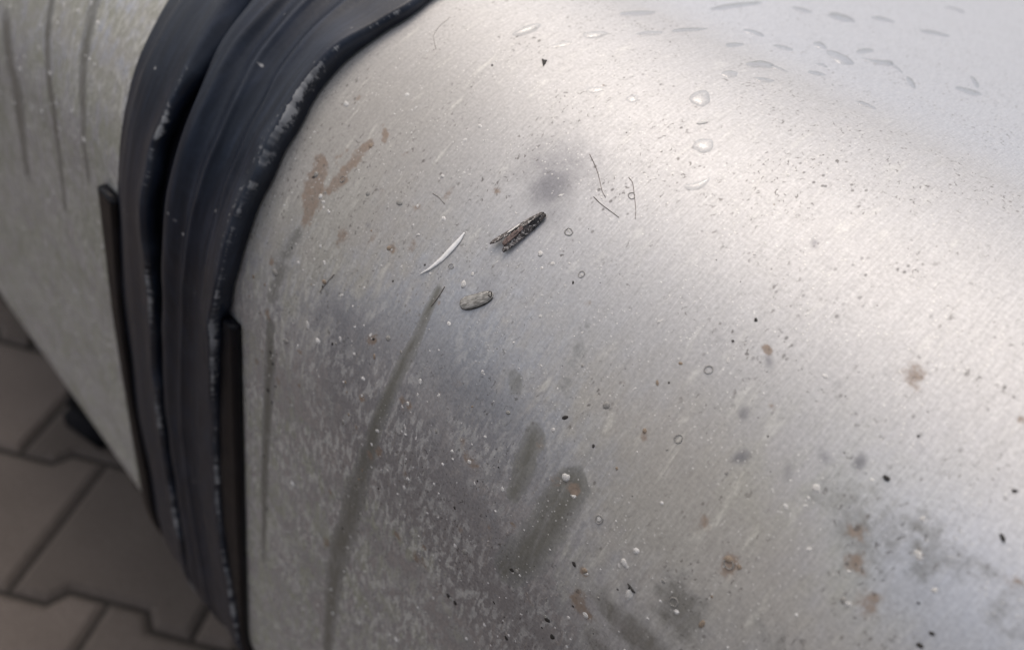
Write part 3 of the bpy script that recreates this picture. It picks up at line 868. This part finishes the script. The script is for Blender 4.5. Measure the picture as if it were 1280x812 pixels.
DROPS = [
    ((-0.09514, -0.03955), (-0.09011, -0.04755), 5.6, 1.0, "largest rounded rain drop, with a small drop just behind it"),
    ((-0.10482, -0.04699), (-0.10006, -0.04891), 3.6, .4, "small drop just behind the largest rounded rain drop"),
    ((-0.10015, 0.03501), (-0.09580, 0.03153), 4.0, .8, "round rain drop next to the tilted pointed drop"),
    ((-0.08713, 0.04974), (-0.08274, 0.04759), 3.0, .6, "tilted rain drop with a pointed corner, between a round drop and a curved one"),
    ((-0.07919, 0.06346), (-0.07610, 0.05772), 1.3, .4, "thin curved crescent of water beside the tilted pointed drop", .25),
    ((-0.15913, 0.04787), (-0.15636, 0.03799), 1.9, .9, "elongated rain drop close to a black chip and the strap"),
    ((-0.14311, 0.03311), (-0.13900, 0.02698), 2.0, .6, "oval rain drop beside the elongated drop near the strap"),
    ((-0.08755, -0.05395), (-0.08183, -0.06623), 3.2, .5, "long rain drop with a bent tail next to the largest drop", .3, .7),
    ((-0.10125, 0.00409), (-0.09895, -0.00700), 2.8, .45, "drop with a thin watery tail leading away from it"),
    ((-0.09905, -0.00461), (-0.09247, -0.00633), 1.5, .3, "thin watery tail leading away from a flat drop", .1, .5),
    ((-0.11816, -0.08992), (-0.11624, -0.10239), 5.5, .5, "faint drop standing alone beyond the largest drop"),
    ((-0.07105, -0.00984), (-0.06489, -0.01013), 2.0, .35, "slanting thin drop on the smooth bluish metal"),
    ((-0.05846, -0.06638), (-0.05469, -0.07548), 3.4, .35, "pale flat drop farthest along the smooth bluish metal"),
    ((-0.11235, 0.04823), (-0.11095, 0.04473), 1.5, .3, "tiny twin-ended drop between the oval drop and the round drop"),
    ((-0.12388, 0.05236), (-0.12084, 0.04856), 1.4, .25, "tiny thin drop between the oval drop and the hairs"),
]
for q in DROPS:
    drop(q[0], q[1], q[2], q[3], q[4], *(q[5:]))
for a, b, w, h in [((-0.10160, 0.01808), (-0.09948, 0.01275), 2.0, .3), ((-0.09400, 0.01112), (-0.09105, 0.00630), 1.8, .3), ((-0.12087, -0.02582), (-0.11597, -0.03133), 3.0, .35), ((-0.13051, -0.07898), (-0.12564, -0.08625), 3.5, .4),
                   ((-0.07364, -0.05777), (-0.06657, -0.04632), 1.2, .3), ((-0.10870, -0.19569), (-0.10069, -0.20004), 4.0, .4), ((-0.10759, -0.02392), (-0.10441, -0.03059), 2.2, .25), ((-0.08990, -0.01449), (-0.08694, -0.01999), 2.0, .25),
                   ((-0.13302, 0.01979), (-0.12993, 0.01107), 1.8, .25), ((-0.12868, 0.00671), (-0.12693, -0.00954), 1.6, .2), ((-0.13961, -0.03073), (-0.13884, -0.07094), 1.8, .25), ((-0.11316, -0.11633), (-0.10655, -0.12632), 3.0, .35), ((-0.09322, -0.05832), (-0.09231, -0.07184), 1.6, .2), ((-0.08300, -0.06463), (-0.07552, -0.05808), 1.2, .2), ((-0.11417, -0.00218), (-0.11318, -0.01313), 1.4, .2),
                   ((-0.06202, -0.09193), (-0.05628, -0.08045), 1.2, .25), ((-0.09529, -0.12660), (-0.08829, -0.14093), 3.0, .3), ((-0.09310, -0.02643), (-0.08995, -0.02841), 1.6, .25), ((-0.14554, 0.04437), (-0.14320, 0.03768), 1.1, .2), ((-0.14511, 0.01328), (-0.14283, -0.00115), 2.2, .25)]:
    drop(a, b, w, h)

# ------------------------------------------------------------------ moth
def mat_wing(name, dark, mid, light, thr):
    M = Mat(name)
    co = M.n("ShaderNodeTexCoord").outputs["Object"]
    n1 = M.noise(M.mapping(co, (700, 1100, 900)), 1.0, 3, .6, .6)
    n2 = M.noise(M.mapping(co, (1500, 1900, 1900)), 1.0, 3, .65)
    c = M.mix(M.step(n1, .42, .52), dark, mid)
    c = M.mix(M.math('MULTIPLY', M.step(n2, thr, thr + .05), 1.0), c, light)
    c = M.mix(M.math('MULTIPLY', M.step(n1, .37, .33), 1.0), c, (.012, .010, .010))
    M.P(Base_Color=c, Roughness=.55, Normal=M.bump(n2, .5, .0002))
    return M.m
WING_M = mat_wing("mottled_moth_wing", (.014, .013, .013), (.085, .072, .066), (.46, .44, .42), .545)
HIND_M = mat_wing("brown_hind_wing", (.05, .036, .032), (.17, .12, .105), (.40, .36, .33), .62)
BODY_M = mat_wing("dark_moth_body", (.012, .011, .011), (.045, .040, .038), (.30, .29, .28), .66)

head = (-0.10401, 0.09087); tail_ = (-0.10870, 0.10458)
mm4, LEN = frame_dir(head, tail_)
moth = empty("moth")
moth.matrix_world = mm4
tag(moth, "small dark mottled moth with folded speckled wings resting on the tank", "moth")

def wing(name, outline, ridge, mat, lift, n=18):
    """outline: list of (u, v_inner, v_outer) in fractions of the body length; ridge: height along u"""
    V, F = [], []
    k = 6
    us = np.linspace(0, 1, n)
    ou = [o[0] for o in outline]
    for u in us:
        uu = outline[0][0] + (outline[-1][0] - outline[0][0]) * u
        a = np.interp(uu, ou, [o[1] for o in outline]); b = np.interp(uu, ou, [o[2] for o in outline])
        hi = np.interp(uu, [r[0] for r in ridge], [r[1] for r in ridge]); lo = np.interp(uu, [r[0] for r in ridge], [r[2] for r in ridge])
        for j in range(k):
            t = j / (k - 1)
            z = hi + (lo - hi) * t ** 1.4 + lift
            z += .012 * math.sin(t * 12 + uu * 5) * .4
            V.append((uu * LEN, (a + (b - a) * t) * LEN, z * LEN))
    for i in range(n - 1):
        for j in range(k - 1):
            F.append((i * k + j, (i + 1) * k + j, (i + 1) * k + j + 1, i * k + j + 1))
    o = mesh_obj(name, V, F, mat, moth)
    md = o.modifiers.new("thickness", 'SOLIDIFY'); md.thickness = .00018
    return o
# body: one continuous tapering mesh
V, F = [], []
stations = [(-.035, .012, .055), (-.02, .040, .07), (.03, .062, .085), (.07, .058, .09), (.10, .050, .09), (.14, .085, .11), (.24, .10, .115), (.34, .082, .10), (.46, .074, .085), (.60, .060, .07), (.72, .038, .055), (.78, .012, .05)]
for u, r, zc in stations:
    for j in range(14):
        a = j / 14 * 6.2832
        V.append((u * LEN, math.cos(a) * r * .8 * LEN, (zc * .62 + math.sin(a) * r * .6) * LEN))
for i in range(len(stations) - 1):
    for j in range(14):
        F.append((i * 14 + j, i * 14 + (j + 1) % 14, (i + 1) * 14 + (j + 1) % 14, (i + 1) * 14 + j))
F.append(tuple(reversed(range(14)))); F.append(tuple(range(len(V) - 14, len(V))))
mesh_obj("body", V, F, BODY_M, moth)
SG = -1.0
wing("forewing", [(.0, SG * .0, SG * .05), (.10, -SG * .02, SG * .085), (.30, -SG * .03, SG * .12), (.55, -SG * .02, SG * .14), (.80, SG * .03, SG * .155), (.98, SG * .06, SG * .17), (1.07, SG * .085, SG * .165), (1.13, SG * .12, SG * .145)],
     [(.0, .10, .08), (.12, .13, .06), (.4, .125, .03), (.8, .09, .03), (1.13, .05, .04)], WING_M, 0)
wing("forewing", [(.0, 0, -SG * .05), (.10, 0, -SG * .085), (.30, -SG * .0, -SG * .13), (.5, -SG * .01, -SG * .155), (.72, -SG * .03, -SG * .175), (.88, -SG * .06, -SG * .19), (.97, -SG * .10, -SG * .185), (1.0, -SG * .125, -SG * .175)],
     [(.0, .10, .08), (.12, .12, .06), (.4, .115, .03), (.8, .075, .03), (1.0, .05, .03)], WING_M, 0)
wing("hindwing", [(.45, SG * .01, -SG * .04), (.65, SG * .02, -SG * .08), (.84, SG * .01, -SG * .10), (.93, -SG * .02, -SG * .09)],
     [(.45, .135, .125), (.75, .11, .10), (.93, .08, .07)], HIND_M, 0)
V = [((.60 + .15 * math.cos(t_)) * LEN, SG * (.085 + .026 * math.sin(t_)) * LEN, (.110 - .018 * math.sin(t_) - .01 * math.cos(t_)) * LEN) for t_ in np.linspace(0, 6.2832, 17)[:-1]]
V.append((.6 * LEN, SG * .085 * LEN, .122 * LEN))
mesh_obj("wing_patch", V, [(i_, (i_ + 1) % 16, 16) for i_ in range(16)], CRUST_M, moth)
def tube(name, pts, r, mat, parent=None, sides=5, taper=0.4):
    V, F = [], []
    n = len(pts)
    for i, p in enumerate(pts):
        p = Vector(p)
        d = (Vector(pts[min(i + 1, n - 1)]) - Vector(pts[max(i - 1, 0)])).normalized()
        a = d.orthogonal().normalized(); b = d.cross(a)
        rr = r * (1 - (1 - taper) * i / (n - 1))
        for j in range(sides):
            q = j / sides * 6.2832
            V.append(p + a * math.cos(q) * rr + b * math.sin(q) * rr)
    for i in range(n - 1):
        for j in range(sides):
            F.append((i * sides + j, i * sides + (j + 1) % sides, (i + 1) * sides + (j + 1) % sides, (i + 1) * sides + j))
    F.append(tuple(reversed(range(sides)))); F.append(tuple(range(len(V) - sides, len(V))))
    return mesh_obj(name, V, F, mat, parent)
for sg in (1, -1):
    tube("antenna", [(q * LEN, sg * w * LEN, z * LEN) for q, w, z in ((-.02, .02, .06), (.05, .07, .05), (.2, .11, .03), (.35, .13, .02))], .00007, DARK_M, moth)
    mesh_obj("eye", [(-.008 * LEN + .018 * LEN * math.cos(a) * math.cos(b), sg * .042 * LEN + .014 * LEN * math.sin(a) * math.cos(b), .055 * LEN + .018 * LEN * math.sin(b)) for b in (-1.2, -.5, .2, .9, 1.4) for a in [k * .7854 for k in range(8)]],
             [(i * 8 + j, i * 8 + (j + 1) % 8, (i + 1) * 8 + (j + 1) % 8, (i + 1) * 8 + j) for i in range(4) for j in range(8)], DARK_M, moth)
    for q, w, bk in ((.12, .11, -.05), (.24, .15, .06), (.40, .16, .14)):
        tube("leg", [(q * LEN, sg * .05 * LEN, .04 * LEN), ((q + bk * .5) * LEN, sg * w * .7 * LEN, .05 * LEN), ((q + bk) * LEN, sg * w * LEN, .004 * LEN)], .00013, DARK_M, moth)

# ------------------------------------------------------------------ seed husk
a, b = (-0.10199, 0.11582), (-0.10908, 0.12391)
m4, L = frame_dir(a, b)
husk = empty("seed_husk"); husk.matrix_world = m4
tag(husk, "grey brown oblong seed husk with fine ribs lying below the moth", "husk")
M = Mat("papery_husk")
co = M.n("ShaderNodeTexCoord").outputs["Object"]
n = M.noise(M.mapping(co, (500, 2600, 2600)), 1.0, 3, .6)
n2 = M.noise(co, 1500, 3, .6)
hc = M.mix(M.step(n, .40, .62), (.18, .175, .16), (.42, .41, .385))
hc = M.mix(M.math('MULTIPLY', M.step(n2, .60, .66), .7), hc, (.40, .39, .36))
M.P(Base_Color=hc, Roughness=.5, Normal=M.bump(n, .6, .0002))
HUSK_M = M.m
V, F = [], []
nu, nv = 26, 16
for i in range(nu):
    u = i / (nu - 1)
    w = max(.02, (1 - abs(2 * u - 1) ** 3.2) ** .5) * (.155 + .035 * u) * L
    bend = .03 * L * math.sin(u * 3.1)
    for j in range(nv):
        a_ = j / nv * 6.2832
        rib = 1 + .05 * math.sin(6 * a_) + .03 * math.sin(u * 40)
        V.append((u * L, bend + math.cos(a_) * w * rib, max(0, w * .20 + math.sin(a_) * w * .26 * rib)))
for i in range(nu - 1):
    for j in range(nv):
        F.append((i * nv + j, i * nv + (j + 1) % nv, (i + 1) * nv + (j + 1) % nv, (i + 1) * nv + j))
F.append(tuple(reversed(range(nv)))); F.append(tuple(range(len(V) - nv, len(V))))
mesh_obj("shell_case", V, F, HUSK_M, husk)
rim = [(u * L, .03 * L * math.sin(u * 3.1) + s_ * max(.02, (1 - abs(2 * u - 1) ** 3.2) ** .5) * (.155 + .035 * u) * L * 1.02, .00012) for s_ in (1,) for u in np.linspace(.04, .96, 18)]
tube("seam", rim, .00016, DARK_M, husk, 5, 1.0)
rim = [(x_, .06 * L * math.sin(x_ / L * 3.1) - y_, z_) for x_, y_, z_ in rim]
tube("seam", rim, .00011, DARK_M, husk, 5, 1.0)
V = [(L * (.045 + .045 * math.cos(t_)), .0 + L * .075 * math.sin(t_), L * .10) for t_ in np.linspace(0, 6.2832, 12)[:-1]]
tube("end_ring", V, .00016, DARK_M, husk, 5, 1.0)

# ------------------------------------------------------------------ white curved sliver
WHITE_M = mat_simple("white_fibre", (.78, .78, .77), (.90, .90, .89), 900, .4, .25)
pts = [(-0.12579, 0.12455), (-0.12374, 0.12136), (-0.12205, 0.11706), (-0.12124, 0.11276), (-0.12078, 0.10977), (-0.12088, 0.10737)]
wd = [.08, .42, .75, .85, .68, .18]
tt = np.linspace(0, len(pts) - 1, 30)
cx = np.interp(tt, range(len(pts)), [p[0] for p in pts]); cs = np.interp(tt, range(len(pts)), [p[1] for p in pts])
ker = np.array([1, 2, 3, 2, 1]) / 9
cx[2:-2] = np.convolve(cx, ker, 'valid'); cs[2:-2] = np.convolve(cs, ker, 'valid')
ww = np.interp(tt, range(len(wd)), wd) * MM
V, F = [], []
c0 = frame(cx[0], cs[0]).translation
for i in range(30):
    j, k = max(0, i - 1), min(29, i + 1)
    p0, p1 = frame(cx[j], cs[j]).translation, frame(cx[k], cs[k]).translation
    mf = frame(cx[i], cs[i]); nrm = mf.col[2].to_3d(); d = (p1 - p0).normalized(); sd_ = nrm.cross(d)
    base = mf.translation - c0
    for q in range(8):
        a_ = q / 8 * 6.2832
        V.append(base + sd_ * math.cos(a_) * ww[i] + nrm * (.00022 + math.sin(a_) * min(.00022, ww[i] * .6)))
for i in range(29):
    for q in range(8):
        F.append((i * 8 + q, i * 8 + (q + 1) % 8, (i + 1) * 8 + (q + 1) % 8, (i + 1) * 8 + q))
F.append(tuple(reversed(range(8)))); F.append(tuple(range(len(V) - 8, len(V))))
sl_o = mesh_obj("white_sliver", V, F, WHITE_M); sl_o.location = c0
tag(sl_o, "thin white curved sliver with pointed ends lying beside the moth", "sliver")

# ------------------------------------------------------------------ hairs, chips
HAIR_M = mat_simple("brown_hair", (.09, .07, .055), (.17, .14, .12), 900, .5, .1)
def hair(pts, r, label, cat="fibre", name="fibre", mat=HAIR_M, group=None):
    c0 = frame(pts[0][0], pts[0][1]).translation
    n = 24
    tt = np.linspace(0, len(pts) - 1, n)
    x = np.interp(tt, range(len(pts)), [p[0] for p in pts]); s = np.interp(tt, range(len(pts)), [p[1] for p in pts])
    for _ in range(3):
        x[1:-1] = (x[:-2] + 2 * x[1:-1] + x[2:]) / 4; s[1:-1] = (s[:-2] + 2 * s[1:-1] + s[2:]) / 4
    P = [frame(float(a_), float(b_), r * .8).translation - c0 for a_, b_ in zip(x, s)]
    o = tube(name, P, r, mat, None, 6, .7)
    o.location = c0
    tag(o, label, cat, group)
hair([(-0.10686, 0.06948), (-0.10253, 0.07168), (-0.09867, 0.07437), (-0.09629, 0.07641), (-0.09392, 0.07749)], .00009, "fine curved brown hair above a shorter straight one")
hair([(-0.09673, 0.07911), (-0.09367, 0.07968), (-0.09014, 0.07989), (-0.08699, 0.08003)], .00010, "short slanting brown hair touching the curved one")
hair([(-0.09311, 0.06920), (-0.09123, 0.06976), (-0.08806, 0.07279), (-0.08500, 0.07573), (-0.08329, 0.07803)], .00009, "pale brown hook-ended hair standing off from two others")
hair([(-0.11648, 0.12264), (-0.11636, 0.12497), (-0.11670, 0.12813), (-0.11695, 0.12964)], .00012, "short brown plant thread beside the seed husk")
hair([(-0.15436, 0.14245), (-0.15603, 0.14670), (-0.15723, 0.15071)], .00012, "short dark thread beside a clear water bead near the strap")
hair([(-0.13777, 0.10399), (-0.13549, 0.10376), (-0.13218, 0.10431)], .00010, "tiny bent brown thread above the white sliver")
hair([(-0.17455, 0.06674), (-0.18009, 0.06320), (-0.18182, 0.05852), (-0.18201, 0.05381)], .00007, "very faint looped hair on the bare metal by the strap")

def chip(pts, h, label):
    """a flat angular flake given by its outline on the skin"""
    cxm = sum(p[0] for p in pts) / len(pts); csm = sum(p[1] for p in pts) / len(pts)
    c0 = frame(cxm, csm).translation
    n = len(pts)
    lo = [frame(p[0], p[1], .00002).translation - c0 for p in pts]
    hi = [frame(cxm + (p[0] - cxm) * .82, csm + (p[1] - csm) * .82, h * random.uniform(.7, 1.2)).translation - c0 for p in pts]
    top = frame(cxm, csm, h * 1.25).translation - c0
    V = lo + hi + [top]
    F = [(i, (i + 1) % n, n + (i + 1) % n, n + i) for i in range(n)] + [(n + i, n + (i + 1) % n, 2 * n) for i in range(n)]
    o = mesh_obj("dark_chip", V, F, DARK_M)
    bmx = bmesh.new(); bmx.from_mesh(o.data); bmesh.ops.recalc_face_normals(bmx, faces=bmx.faces); bmx.to_mesh(o.data); bmx.free()
    o.location = c0
    tag(o, label, "chip", "black chips on the tank")
chip([(-0.14414, 0.05026), (-0.14285, 0.05019), (-0.14229, 0.04974), (-0.14162, 0.05110), (-0.14116, 0.05259), (-0.14263, 0.05144)], .0004, "wedge shaped black chip alone near the elongated rain drop")
chip([(-0.00225, 0.09510), (-0.00198, 0.09444), (-0.00092, 0.09441), (-0.00067, 0.09504), (-0.00124, 0.09552)], .0004, "small roundish black chip at the edge of a grey stain")
chip([(0.01963, 0.09091), (0.02021, 0.09059), (0.02100, 0.09109), (0.02128, 0.09203), (0.02048, 0.09175)], .0004, "slim black chip on the smooth bluish grey metal")
chip([(-0.03034, 0.15125), (-0.02941, 0.15112), (-0.02733, 0.15170), (-0.02803, 0.15217)], .0003, "thin black splinter beside a white splat of crust")
